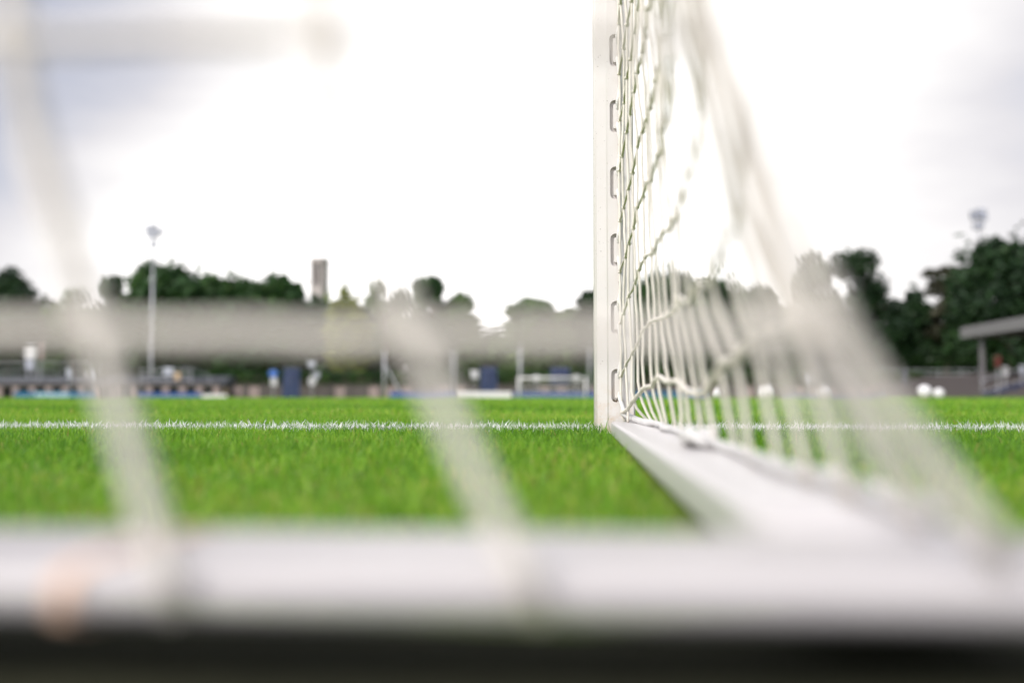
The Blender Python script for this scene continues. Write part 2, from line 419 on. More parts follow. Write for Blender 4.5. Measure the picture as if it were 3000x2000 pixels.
PX0, PX1, PY = .0585, .158, 2.452
def make_goal():
    g = empty('football_goal', (0, 0, 0), 'white goal in the foreground with slotted post and low ground frame', 'football goal')
    # profile of the post: flat slotted back towards the camera, softly bent left flank, rounded front
    prof = []
    def arc(cx, cy, r, a0, a1, n=6):
        for k in range(n + 1):
            a = R(a0 + (a1 - a0) * k / n)
            prof.append((cx + r * math.cos(a), cy + r * math.sin(a)))
    prof.append((PX0 + .0345, PY))
    arc(PX1 - .006, PY + .006, .006, -90, 0)
    arc(PX1 - .03, PY + .085, .03, 0, 90, 8)
    arc(PX0 + .03, PY + .085, .03, 90, 180, 8)
    arc(PX0 + .008, PY + .0115, .008, 180, 262, 6)
    prof.append((PX0 + .031, PY + .0012))
    mb = MB(); mb.prism(prof, gz(2.5) - .05, 2.40, 'xy')
    post = mb.build('post', M['post'], g)
    cut = MB()
    for k in range(-1, 14):
        cz = .137 + .1672 * k
        if k < 0: continue
        cut.prism(c_slot(.1120, cz), PY - .01, PY + .011, 'xz')
    cutter = cut.build('slot_cutter', M['post'])
    md = post.modifiers.new('b', 'BOOLEAN'); md.object = cutter; md.operation = 'DIFFERENCE'; md.solver = 'EXACT'
    bv = post.modifiers.new('v', 'BEVEL'); bv.width = .0006; bv.segments = 1; bv.limit_method = 'ANGLE'; bv.angle_limit = R(50)
    dg = bpy.context.evaluated_depsgraph_get()
    me = bpy.data.meshes.new_from_object(post.evaluated_get(dg))
    post.modifiers.clear(); post.data = me
    bpy.data.objects.remove(cutter)
    # shade smooth only the round parts
    for p in me.polygons:
        p.use_smooth = abs(p.normal.y + 1) > .02 and abs(p.normal.z) < .2 and p.area > 2e-3
    # dirt lying in the lowest slot
    d = MB(); rr = random.Random(4)
    for k in range(14):
        d.blob((.104 + rr.uniform(0, .015), PY + rr.uniform(.003, .009), .137 - .0385 + rr.uniform(0, .004)), rr.uniform(.001, .0024), sub=1, jit=.3, rng=rr)
    d.build('dirt', surf('soil_crumbs', (.10, .075, .04), rough=1, var=.4, scale=300), post)
    # crossbar
    mb = MB()
    for n in (0,):
        pr = [(PY + .012, 2.40), (PY + .10, 2.40), (PY + .118, 2.42), (PY + .118, 2.49), (PY + .10, 2.515), (PY + .012, 2.515), (PY, 2.50), (PY, 2.415)]
        mb.prism(pr, PX1 - 7.42, PX1, 'yz')
    mb.build('crossbar', M['post'], g)
    # ground frame: one flat section swept from the post round the corner and along the back
    def sweep(path, name, h, ztop, bev):
        vs, fs = [], []
        sec = []
        nb = 5
        for (sx, sz) in ((1, 1), (-1, 1), (-1, -1), (1, -1)):
            a0 = {(1, 1): 0, (-1, 1): 90, (-1, -1): 180, (1, -1): 270}[(sx, sz)]
            for k in range(nb + 1):
                a = R(a0 + 90 * k / nb)
                sec.append((sx, sz, math.cos(a), math.sin(a)))
        n = len(sec)
        for i, (x, y, w, ztop_) in enumerate(path):
            p0 = path[max(i - 1, 0)]; p1 = path[min(i + 1, len(path) - 1)]
            t = Vector((p1[0] - p0[0], p1[1] - p0[1], 0)).normalized()
            nrm = Vector((t.y, -t.x, 0))
            bx = bev[0]; bz = bev[1]
            for sx, sz, c, s_ in sec:
                off = sx * (w / 2 - bx) + c * bx
                zz = ztop_ - h / 2 + sz * (h / 2 - bz) + s_ * bz
                vs.append((x + nrm.x * off, y + nrm.y * off, zz))
        for i in range(len(path) - 1):
            for k in range(n):
                k2 = (k + 1) % n
                fs.append((i * n + k, (i + 1) * n + k, (i + 1) * n + k2, i * n + k2))
        fs.append(tuple(range(n))); fs.append(tuple((len(path) - 1) * n + k for k in range(n - 1, -1, -1)))
        m = MB(); m.add(vs, fs)
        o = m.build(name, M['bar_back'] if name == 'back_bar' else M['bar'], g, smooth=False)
        for p in o.data.polygons: p.use_smooth = len(p.vertices) == 4
        return o
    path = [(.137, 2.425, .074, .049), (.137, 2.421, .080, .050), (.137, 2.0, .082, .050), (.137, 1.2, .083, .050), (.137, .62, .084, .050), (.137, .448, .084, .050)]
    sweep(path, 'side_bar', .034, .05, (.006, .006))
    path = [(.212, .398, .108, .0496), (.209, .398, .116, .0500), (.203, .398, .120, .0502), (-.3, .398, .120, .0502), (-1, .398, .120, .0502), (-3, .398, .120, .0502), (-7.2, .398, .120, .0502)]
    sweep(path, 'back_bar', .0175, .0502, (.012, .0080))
    # faded orange tie round the back bar
    s = MB()
    ring = []
    for k in range(24):
        a = 2 * math.pi * k / 24
        c, s_ = math.cos(a), math.sin(a)
        yy = .398 + .0615 * math.copysign(abs(c) ** .55, c)
        zz = .0405 + .0108 * math.copysign(abs(s_) ** .55, s_)
        ring.append((-.168 + .12 * (.398 - yy) * -1.0, yy, zz))
    vs, fs = [], []
    for (x, y, z) in ring: vs += [(x - .0035, y, z), (x + .0035, y, z)]
    for k in range(24):
        j = (k + 1) % 24
        fs.append((2 * k, 2 * k + 1, 2 * j + 1, 2 * j))
    s.add(vs, fs)
    o = s.build('tie', M['strap'], g)
    md = o.modifiers.new('s', 'SOLIDIFY'); md.thickness = .0012; md.offset = 1
    return g
make_goal()

# ------------------------------------------------------------------ net
def smooth_path(pts, n=4):
    out = []
    P = [Vector(p) for p in pts]
    for i in range(len(P) - 1):
        a, b, c, d = P[max(i - 1, 0)], P[i], P[i + 1], P[min(i + 2, len(P) - 1)]
        for k in range(n):
            t = k / n
            out.append(.5 * ((2 * b) + (c - a) * t + (2 * a - 5 * b + 4 * c - d) * t * t + (3 * b - a - 3 * c + d) * t ** 3))
    out.append(P[-1])
    return out

def make_net():
    rng = random.Random(11)
    mb = MB()
    NR = 19; NJ = 19; YB = .335
    px_cols = [((2760, 1640), (2455, 1000), (2110, 60)), ((1590, 1640), (1212, 985), (944, 115)), ((530, 1640), (280, 972), (51, 125))]
    cols = [[at(*q, YB) for q in col] for col in px_cols]          # bottom, first row, second row of the three cords nearest the corner
    z1b, z2b = .131, .231
    side = {}
    for j in range(NJ):
        t = j / (NJ - 1)
        Y = YB + (2.438 - YB) * t
        for r in range(NR):
            if r == 0:
                x = .172 - .016 * (1 - t) ** 2 + rng.uniform(-.005, .004); y = Y
                if t > .93: x = .132
                z = .052
                if j == 0: x, y, z = .146, .345, .0535
            else:
                z = (z1b + (.137 - z1b) * t) if r == 1 else (z2b + (.257 - z2b) * t + (r - 2) * (.103 + .022 * t))
                if r == 1:
                    x = float(np.interp(Y, [YB, .55, .8, 1.1, 1.5, 1.9, 2.25, 2.44], [cols[0][1].x, .124, .147, .158, .158, .148, .137, .1225]))
                else:
                    lo = float(np.interp(Y, [YB, .466, .6, .73, .86, .99, 1.12, 1.25, 1.41, 1.8, 2.1, 2.44], [cols[0][2].x, .077, .102, .119, .127, .133, .135, .138, .143, .145, .138, .1225]))
                    sl = float(np.interp(Y, [YB, .6, .86, .99, 1.12, 1.25, 1.41, 1.8, 2.44], [.030, .027, .020, .0155, .0105, .008, .0065, .004, 0]))
                    x = lo - sl * min(4, r - 2)
                    x += .003 * math.sin(2.1 * r + 5 * t) * t
                k_ = 1 if j else 0
                x += k_ * rng.uniform(-.0035, .0035) * min(1, Y) * (1 - .6 * t)
                y = Y + k_ * rng.uniform(-.012, .012)
                z += k_ * rng.uniform(-.006, .006)
                if r == 1: z += .026 * math.exp(-((t - .20) / .11) ** 2) - .020 * math.exp(-((t - .45) / .07) ** 2) + .006 * math.exp(-((t - .62) / .08) ** 2)
                else: z -= .016 * math.sin(math.pi * min(1, t / .75)) if t < .75 else 0
                if t > .72: z -= (.062 if r == 1 else .095) * ((t - .72) / .28) ** 1.3
                if 0 < j < NJ - 1: z += .003 * (-1) ** j
                # upper rows lean to the crossbar, as the net is drawn forward
                if z > .9: y += (z - .9) * .35 * (1 - t)
                if t == 1: x, y = .1225 + rng.uniform(-.002, .002), 2.441
            side[j, r] = Vector((x, y, z))
    back = {}
    NB = 66
    for i in range(NB):
        for r in range(NR):
            if i == 0:
                back[i, r] = side[0, r]; continue
            c = cols[min(i, 2)]; dx = -.112 * max(0, i - 2)
            y = YB
            if r == 0:
                x = c[0].x + dx * 1.0; z = .037; y = .335
            elif r == 1:
                x = c[1].x + dx; z = c[1].z if i < 3 else z1b
            elif r == 2:
                x = c[2].x + dx; z = c[2].z if i < 3 else z2b
            else:
                x = c[2].x + dx; z = z2b + (r - 2) * .103
            if i > 2 or r > 2:
                x += rng.uniform(-.005, .005); z += rng.uniform(-.004, .004)
            if r > 0:
                if z > .9: y += (z - .9) * .35
                y += rng.uniform(-.004, .004)
            back[i, r] = Vector((x, y, z))
    def strand(pts, rad, jit=.002, fine=4):
        p = smooth_path(pts, fine)
        for q in p[1:-1]:
            q += Vector((rng.uniform(-jit, jit), rng.uniform(-jit, jit), rng.uniform(-jit, jit)))
        mb.tube(p, rad, 6)
    RB = .0047
    def srad(y): return .0031 + (.0040 - .0031) * max(0, min(1, (1.6 - y) / 1.2)) ** 1.5
    def rstrand(pts, jit, k=1.0):
        p = smooth_path(pts, 4)
        for q in p[1:-1]: q += Vector((rng.uniform(-jit, jit), rng.uniform(-jit, jit), rng.uniform(-jit, jit)))
        mb.tube(p, [srad(q.y) * k * (1 - .48 * max(0, min(1, (q.z - .17) / .08)) * max(0, min(1, (1.75 - q.y) / 1.1))) for q in p], 6)
    for j in range(1, NJ): rstrand([side[j, r] for r in range(NR)], .0012)
    for r in range(1, NR): rstrand([side[j, r] for j in range(NJ)], .0012, 1.45 if r == 1 else 1.0)
    for i in range(NB): strand([back[i, r] for r in range(NR)], RB if i else .0052, .0008, 4)
    for r in range(1, NR): strand([back[i, r] for i in range(NB)], RB if r == 1 else .0036, .0008, 4)
    for p in list(side.values()):
        if p.z > .07: mb.blob(p, .0062 if p.y > 1.2 or p.z < .2 else .0036, sub=1, jit=.22, rng=rng, sq=(1, 1.2, .9))
    for (i, r), p in back.items():
        if i and r: mb.blob(p, .0056, sub=1, jit=.18, rng=rng)
    net = mb.build('goal_net', M['cord'], None, smooth=True, fix=False)
    tag(net, 'white knotted net hanging from the near slotted goal post and its ground frame', 'goal net')
    # lacing rope threaded through the slots of the post
    pts = []
    for k in range(14, -1, -1):
        cz = .137 + .1672 * k
        pts += [(.1235, PY - .004, cz + .062), (.1195, PY - .005, cz + .040), (.1185, PY + .003, cz + .024),
                (.1185, PY + .009, cz + .012), (.1185, PY + .009, cz - .012), (.1185, PY + .003, cz - .018), (.1205, PY - .005, cz - .036), (.1255, PY - .007, cz - .075)]
    pts = [p for p in pts if p[2] > .118]
    pts += [(.1185, PY + .002, .113), (.1215, PY - .008, .100), (.127, PY - .014, .082), (.132, PY - .022, .064), (.139, PY - .030, .058)]
    lb = MB(); lb.tube(smooth_path(pts, 4), .0052, 8)
    lb.build('lacing_rope', M['rope'], net, smooth=True)
    # thick lead rope lying on the ground frame, lashed every few meshes
    rr = random.Random(5)
    pts = [(.128, 2.436, .070), (.134, 2.40, .066), (.146, 2.33, .060), (.155, 2.25, .056), (.158, 2.12, .0555)]
    y = 2.0
    while y > .45:
        pts.append((.164 + rr.uniform(-.006, .005), y, .0560 + rr.uniform(0, .002))); y -= .09
    lr = MB(); lr.tube(smooth_path(pts, 4), [.0078] * 20 + [.0056] * (len(pts) * 4 - 3 - 20), 8)
    for (cx, cy, cz) in [(.152, 1.235, .0625), (.150, 1.205, .064), (.158, 1.26, .060), (.149, 1.17, .061), (.158, 1.215, .066)]:
        a = rr.uniform(0, 6.28)
        loop = [(cx + .016 * math.cos(a + k), cy + .030 * math.sin(a + k), cz + .005 * math.sin(2 * k)) for k in (0, 1, 2, 3, 4, 5, 6)]
        lr.tube(smooth_path(loop, 4), .0052, 8)
    lr.build('lead_rope', M['rope'], net, smooth=True)
make_net()

# ------------------------------------------------------------------ footballs
def make_ball_mesh():
    """white ball: sphere with twelve printed patches pressed slightly in"""
    bm = bmesh.new()
    bmesh.ops.create_icosphere(bm, subdivisions=4, radius=.11)
    ph = (1 + 5 ** .5) / 2
    cs = [Vector(c).normalized() for c in [(0, s1, s2 * ph) for s1 in (1, -1) for s2 in (1, -1)] + [(s1, s2 * ph, 0) for s1 in (1, -1) for s2 in (1, -1)] + [(s2 * ph, 0, s1) for s1 in (1, -1) for s2 in (1, -1)]]
    for f in bm.faces:
        d = max(c.dot(f.calc_center_median().normalized()) for c in cs)
        f.material_index = 1 if .955 < d < .968 else 0
        f.smooth = True
    for v in bm.verts:
        d = max(c.dot(v.co.normalized()) for c in cs)
        if .955 < d < .968: v.co *= .988
    me = bpy.data.meshes.new('football')
    bm.to_mesh(me); bm.free()
    me.materials.append(M['ball']); me.materials.append(M['ball_mark'])
    return me
ball_me = make_ball_mesh()
for (px, py, Y, label) in [(2709, 1147, 15.3, 'larger white football beside the smaller one at the right of the net'),
                           (2751, 1155, 20.5, 'smaller white football half hidden in the grass, rightmost of the balls'),
                           (2419, 1149, 15.0, 'white football lying alone just past the leaning corner cord of the net'),
                           (2246, 1150, 15.6, 'white football half hidden behind the thick cords near the net corner'),
                           (2101, 1150, 19.5, 'white football seen through the side net, nearest the goal post')]:
    o = bpy.data.objects.new('football', ball_me); C.objects.link(o)
    o.location = at(px, py, Y); o.location.z = gz(Y) + .108
    o.rotation_euler = (px * .7, Y, py * 1.3)
    tag(o, label, 'football', 'white footballs out on the pitch')

# ------------------------------------------------------------------ far goal
def make_far_goal():
    Y = 107.0; z0 = gz(Y)
    xa, xb = at(1520, 1150, Y).x, at(1716, 1150, Y).x
    g = empty('football_goal', ((xa + xb) / 2, Y, z0), 'distant white goal at the other end of the pitch', 'football goal')
    w = (xb - xa) / 2
    for s in (-1, 1):
        m = MB(); m.tube([(s * w, 0, 0), (s * w, 0, 2.38)], .12, 10); m.build('post', M['white'], g, smooth=True)
    m = MB(); m.tube([(-w - .12, 0, 2.44), (w + .12, 0, 2.44)], .12, 10); m.build('crossbar', M['white'], g, smooth=True)
    m = MB()
    m.tube([(-w, .1, .06), (-w, 2.0, .06), (w, 2.0, .06), (w, .1, .06)], .06, 8); m.build('ground_frame', M['white'], g)
    n = MB()
    k = 24
    for i in range(k + 1):
        x = -w + 2 * w * i / k
        n.tube([(x, 0.06, 2.42), (x, .9, 2.36), (x, 1.7, 1.2), (x, 2.0, .06)], .012, 4)
    for (yy, zz) in [(.45, 2.39), (.9, 2.36), (1.1, 2.07), (1.3, 1.78), (1.5, 1.49), (1.7, 1.2), (1.78, .9), (1.86, .6), (1.94, .3)]:
        n.tube([(-w, yy, zz), (w, yy, zz)], .012, 4)
    o = n.build('goal_net', M['white'])
    o.location = g.location
    tag(o, 'pale net hung on the distant goal at the far end', 'goal net')
make_far_goal()

# ------------------------------------------------------------------ floodlights
def floodlight(px, ytop, Y, label, heads, seg):
    b = at(px, 1150, Y); b.z = gz(Y)
    top = at(px, ytop, Y).z - b.z
    e = empty('floodlight_mast', b, label, 'floodlight', 'floodlight masts round the stadium')
    m = MB()
    m.tube([(0, 0, 0), (0, 0, top * .36), (0, 0, top * .361), (0, 0, top * .70), (0, 0, top * .701), (0, 0, top)], [.21, .20, .16, .145, .12, .10], 12)
    m.build('pole', M['mast'] if px > 1500 else M['steel'], e, smooth=True)
    for z in (top * .36, top * .70):
        c = MB(); c.tube([(0, 0, z - .35), (0, 0, z + .35)], .30, 12); c.build('collar', M['steel'], e)
    arms = sorted(set(z for _, z in heads))
    for z in arms:
        a = MB(); a.box(-.9 if z > -1.8 else -.5, .95 if z > -1.8 else .6, -.07, .07, top + z - .10, top + z + .02)
        a.build('crossarm', M['dark_steel'], e)
    for (x, z) in heads:
        h = MB()
        h.prism([(-.24, top + z + .04), (.22, top + z - .04), (.34, top + z + .66), (-.12, top + z + .78)], x - .40, x + .40, 'yz')
        ho = h.build('lamp_head', M['dark_steel'], e)
        l = MB(); l.prism([(-.262, top + z + .10), (-.243, top + z + .08), (-.135, top + z + .70), (-.155, top + z + .72)], x - .34, x + .34, 'yz')
        l.build('lens', M['bloom'], ho)
    return e
floodlight(441, 670, 130, 'slender floodlight mast before the rounded trees at the left',
           [(-.80, -.35), (.95, -.75), (-.05, -.15), (.15, -1.15), (.0, -2.4), (-.55, -1.2)], None)
floodlight(2881, 622, 156, 'floodlight mast with two lamp clusters rising above trees behind the grandstand',
           [(-.85, -.55), (-.75, -1.2), (.1, -.2), (.75, -.3), (.25, -.95), (.85, -1.2), (-.5, -2.5), (.3, -2.3)], None)

# ------------------------------------------------------------------ bell tower
def tower():
    Y = 560.0
    a = at(914, 1150, Y); b = at(951, 1150, Y)
    top = at(932, 757, Y).z
    w = (b.x - a.x)
    e = empty('bell_tower', ((a.x + b.x) / 2, Y, gz(Y)), 'tall pale stone bell tower standing above the treetops', 'tower', rz=R(-14))
    h = top - gz(Y)
    r = w / 2 * 1.06
    m = MB()
    m.box(-r, r, -r, r, 0, h * .80)
    # belfry: four corner piers and mullions round the open storey
    m2 = MB()
    for sx in (-1, 1):
        for sy in (-1, 1):
            m2.box(sx * r - (r * .34 if sx > 0 else 0), sx * r + (r * .34 if sx < 0 else 0), sy * r - (r * .34 if sy > 0 else 0), sy * r + (r * .34 if sy < 0 else 0), h * .80, h * .965)
    for s in (-1, 1):
        for q in (-.3, .3):
            m2.box(q * r - .25, q * r + .25, s * r - (.8 if s > 0 else 0), s * r + (.8 if s < 0 else 0), h * .80, h * .965)
            m2.box(s * r - (.8 if s > 0 else 0), s * r + (.8 if s < 0 else 0), q * r - .25, q * r + .25, h * .80, h * .965)
    m.build('shaft', M['stone'], e)
    m2.build('belfry', M['stone'], e)
    m3 = MB(); m3.box(-r * .45, r * .45, -r * .45, r * .45, h * .80, h * .965); m3.build('bell_chamber', M['opening'], e)
    m4 = MB(); m4.box(-r * 1.05, r * 1.05, -r * 1.05, r * 1.05, h * .965, h); m4.build('parapet', M['stone'], e)
tower()

# ------------------------------------------------------------------ trees
GREENS = {
    'dark':  [(0, (.007, .020, .007)), (.5, (.015, .040, .012)), (1, (.032, .072, .018))],
    'mid':   [(0, (.012, .036, .010)), (.5, (.028, .076, .018)), (1, (.072, .14, .028))],
    'pale':  [(0, (.045, .085, .025)), (.5, (.08, .14, .042)), (1, (.15, .22, .07))],
    'yellow': [(0, (.10, .12, .02)), (.5, (.19, .21, .035)), (1, (.30, .30, .06))],
    'pine':  [(0, (.030, .034, .020)), (.5, (.055, .055, .032)), (1, (.09, .085, .05))],
}
LEAF = {k: leafy('leaves_' + k, v, trans=.25) for k, v in GREENS.items()}

def leaf_cloud(rng, lobes, n, size, shell=.55, flat=0.0):
    L = np.array(lobes, float)
    wgt = (L[:, 3] * L[:, 4] + L[:, 3] * L[:, 5] + L[:, 4] * L[:, 5]); wgt /= wgt.sum()
    idx = rng.choice(len(L), n, p=wgt)
    d = rng.standard_normal((n, 3)); d /= np.linalg.norm(d, axis=1)[:, None]
    # clumps: pull directions into tufts so that light and dark masses show
    rad = shell + (1 - shell) * rng.uniform(0, 1, n) ** .6
    rad *= 1 + .14 * np.sin(d[:, 0] * 7 + idx) * np.cos(d[:, 2] * 6 + idx * 1.7) + .07 * rng.standard_normal(n)
    out = rng.uniform(0, 1, n) < .10
    rad[out] *= rng.uniform(1.05, 1.30, out.sum())
    c = L[idx, :3] + d * L[idx, 3:] * rad[:, None]
    nrm = d + .9 * rng.standard_normal((n, 3)); nrm[:, 2] += flat
    nrm /= np.linalg.norm(nrm, axis=1)[:, None]
    h = rng.standard_normal((n, 3))
    u = np.cross(nrm, h); u /= np.linalg.norm(u, axis=1)[:, None] + 1e-9
    v = np.cross(nrm, u)
    s = size * rng.lognormal(0, .3, n)[:, None]
    V = np.stack([c - u * s * .5, c + v * s * .32, c + u * s * .5, c - v * s * .32], 1).reshape(-1, 3)
    Fc = np.arange(n * 4).reshape(-1, 4)
    tint = np.clip(.45 + .2 * np.sin(idx * 2.4) + .18 * rng.standard_normal(n), 0, 1)
    return V, Fc, np.repeat(tint, 4)

def tree(px, hw, ytop, ybot, Y, kind, green, label, seed, n=4200, name='broadleaf_tree', cat='tree', group='trees around the stadium'):
    rng = np.random.default_rng(seed); rr = random.Random(seed)
    base = at(px, 1150, Y); base.z = gz(Y)
    ppm = F / Y
    w = hw * {'dome': 1.25, 'open': 1.42, 'holed': 1.2, 'sparse': 1.35, 'pine': 1.1, 'bush': 1.4}[kind] / ppm; top = at(px, ytop, Y).z - base.z; bot = max(.3, at(px, ybot, Y).z - base.z)
    e = empty(name, base, label, cat, group)
    H = top - bot; lobes = []
    if kind == 'dome':
        lobes.append((0, 0, bot + H * .45, w * .92, w * .6, H * .52))
        for k in range(13):
            a = rr.uniform(0, 2 * math.pi); zz = rr.uniform(.05, .80)
            q = w * .72 * math.sqrt(max(.05, 1 - (max(0, zz - .25) / .75) ** 2))
            s = rr.uniform(.24, .36)
            lobes.append((q * math.cos(a), q * .7 * math.sin(a), bot + H * zz, w * s * 1.1, w * s, min(H * .22, w * s)))
        for q in (-.38, .36):
            lobes.append((q * w, rr.uniform(-.2, .2) * w, bot + H * rr.uniform(.52, .60), w * .56, w * .5, H * .36))
        for k in range(5):
            lobes.append((w * rr.uniform(-.5, .5), 0, bot + H * rr.uniform(.78, .86), w * .32, w * .3, H * .14))
    elif kind == 'open':
        for k in range(15):
            zz = rr.uniform(.0, .88)
            q = w * (1.0 - .55 * zz)
            s = rr.uniform(.26, .40)
            lobes.append((rr.uniform(-q, q) * .8, rr.uniform(-.4, .4) * w, bot + H * zz, w * s * 1.15, w * s, H * s * .42))
        lobes.append((w * .05, 0, top - H * .10, w * .26, w * .26, H * .10))
        lobes.append((0, 0, bot + H * .26, w * .85, w * .6, H * .32)); lobes.append((0, 0, bot + H * .6, w * .5, w * .4, H * .25))
    elif kind == 'holed':
        for k in range(17):
            zz = rr.uniform(.30, .90); q = w * (1.0 - .45 * zz); s = rr.uniform(.20, .30)
            lobes.append((rr.uniform(-q, q) * .85, rr.uniform(-.3, .3) * w, bot + H * zz, w * s * 1.15, w * s, H * s * .42))
        lobes.append((0, 0, bot + H * .18, w * .85, w * .6, H * .24)); lobes.append((w * .05, 0, top - H * .09, w * .3, w * .26, H * .09))
    elif kind == 'sparse':
        for k in range(16):
            zz = rr.uniform(.05, .95)
            lobes.append((rr.uniform(-1, 1) * w * (1 - .5 * zz) * .85, rr.uniform(-.4, .4) * w, bot + H * zz * .97, w * .3, w * .3, H * .10))
    elif kind == 'pine':
        for k in range(22):
            zz = .12 + .84 * (k + .5) / 22
            lobes.append((rr.uniform(-.62, .62) * w * (1.1 - .7 * zz), rr.uniform(-.4, .4) * w, bot + H * zz, w * rr.uniform(.30, .50), w * .35, H * rr.uniform(.035, .06)))
    elif kind == 'bush':
        for k in range(8):
            lobes.append((rr.uniform(-.6, .6) * w, rr.uniform(-.4, .4) * w, bot + H * rr.uniform(.2, .8), w * .42, w * .4, H * .2))
        lobes.append((0, 0, bot + H * .5, w * .75, w * .6, H * .5))
    size = {'dome': .85, 'open': .80, 'holed': .62, 'sparse': .60, 'pine': .60, 'bush': .75}[kind] * (Y / 150)
    V, Fc, t = leaf_cloud(rng, lobes, n, size, shell=.5, flat=.4)
    V[:, 2] = np.maximum(V[:, 2], .05)
    np_mesh('crown', V, Fc, LEAF[green], {'tint': t}, e)
    m = MB()
    r0 = max(.16, top * .02)
    pts = [(0, 0, -.2), (rr.uniform(-.1, .1), 0, top * .25), (rr.uniform(-.25, .25), rr.uniform(-.2, .2), top * .55), (rr.uniform(-.4, .4), 0, top * .86)]
    m.tube(pts, [r0 * 1.25, r0, r0 * .6, r0 * .18], 8)
    for k in range(8):
        lo = rr.choice(lobes)
        z0 = top * rr.uniform(.25, .6)
        z1 = max(lo[2], z0 + .3)
        m.tube([(0, 0, z0), (lo[0] * .45, lo[1] * .45, z0 + (z1 - z0) * .6), (lo[0] * .92, lo[1] * .92, z1)], [r0 * .5, r0 * .32, r0 * .1], 6)
    m.build('trunk', M['bark'], e, smooth=True)
    return e

TREES = [
 (18, 105, 782, 1110, 150, 'open', 'dark', 'dark broad tree at the far left edge of the photo'),
 (212, 85, 828, 1100, 150, 'sparse', 'pale', 'thin pale tree between the leftmost dark tree and the floodlight mast'),
 (325, 72, 803, 1100, 150, 'holed', 'mid', 'small green tree just left of the left floodlight mast'),
 (487, 112, 762, 1090, 150, 'dome', 'mid', 'tallest rounded green tree right behind the left floodlight mast'),
 (655, 96, 795, 1090, 152, 'dome', 'mid', 'rounded green tree in the middle of the three domed crowns'),
 (795, 92, 806, 1090, 154, 'dome', 'mid', 'rounded green tree nearest the bell tower, on its left'),
 (1010, 58, 846, 1085, 140, 'bush', 'yellow', 'yellow green bushy tree right of the bell tower'),
 (1128, 66, 806, 1060, 150, 'sparse', 'pale', 'thin tree with sky between its twigs behind the blurred net cord'),
 (1262, 66, 808, 1080, 150, 'holed', 'mid', 'narrow green tree right of the thin twiggy tree'),
 (1335, 80, 862, 1080, 152, 'holed', 'pale', 'lower green tree stepping down beside the gap of open sky'),
 (1540, 84, 872, 1080, 150, 'open', 'pale', 'pale loose tree standing alone left of the goal post'),
 (1668, 70, 905, 1080, 152, 'open', 'pale', 'low sparse tree between the lone pale tree and the goal post'),
 (1762, 62, 842, 1080, 148, 'open', 'dark', 'dark tree mostly hidden behind the goal post'),
 (1945, 96, 786, 1090, 150, 'dome', 'mid', 'round tree directly right of the goal post behind the side net'),
 (2095, 104, 806, 1090, 150, 'dome', 'mid', 'wide tree seen through the blurred side net cords'),
 (2225, 66, 838, 1090, 150, 'open', 'dark', 'small dark tree left of the leaning net corner cord'),
 (2375, 84, 740, 1090, 148, 'holed', 'mid', 'tall tree half veiled by the leaning net corner cord'),
 (2535, 118, 726, 1095, 146, 'holed', 'dark', 'tall dark tree with round holes of sky, right of the net'),
 (2680, 68, 846, 1095, 150, 'open', 'dark', 'low dark tree between the holed tree and the brown pine'),
 (2775, 78, 772, 1060, 148, 'pine', 'pine', 'brown pine with ragged open boughs beside the grandstand roof'),
 (2960, 140, 690, 1080, 142, 'dome', 'dark', 'massive dark tree above the grandstand at the right edge'),
]
for k, (px, hw, yt, yb, Y, kind, green, label) in enumerate(TREES):
    nm = {'pine': 'pine_tree', 'bush': 'bushy_tree'}.get(kind, 'broadleaf_tree')
    n = {'sparse': 3000, 'pine': 5000, 'open': 8500, 'holed': 8000, 'dome': 12000, 'bush': 6000}[kind]
    tree(px, hw, yt, yb, Y, kind, green, label, 100 + k, n, nm)

def woodland():
    """the closed wood far behind the single trees"""
    rng = np.random.default_rng(5); lobes = []
    Y = 190
    px = -500
    while px < 3500:
        base = at(px, 1150, Y)
        yt = float(np.interp(px, [-500, 0, 300, 600, 1000, 1300, 1400, 1480, 1600, 1720, 1850, 2200, 2500, 2720, 2800, 3500], [850, 862, 868, 845, 868, 885, 945, 955, 915, 935, 850, 865, 880, 960, 930, 840]))
        h = at(px, yt, Y).z * rng.uniform(.9, 1.03)
        w = rng.uniform(3.2, 5.2)
        yy = Y + rng.uniform(-3, 8)
        lobes.append((base.x, yy, h * .68, w, w, h * .32))
        lobes.append((base.x + 1.5, yy + 2, h * .30, w * 1.15, w, h * .34))
        px += rng.uniform(45, 75)
    V, Fc, t = leaf_cloud(rng, lobes, 80000, 1.3, .4, .3)
    o = np_mesh('far_woodland', V, Fc, LEAF['dark'], {'tint': t})
    tag(o, 'dark continuous wood closing the view behind the separate trees', 'woodland', kind='stuff')
woodland()

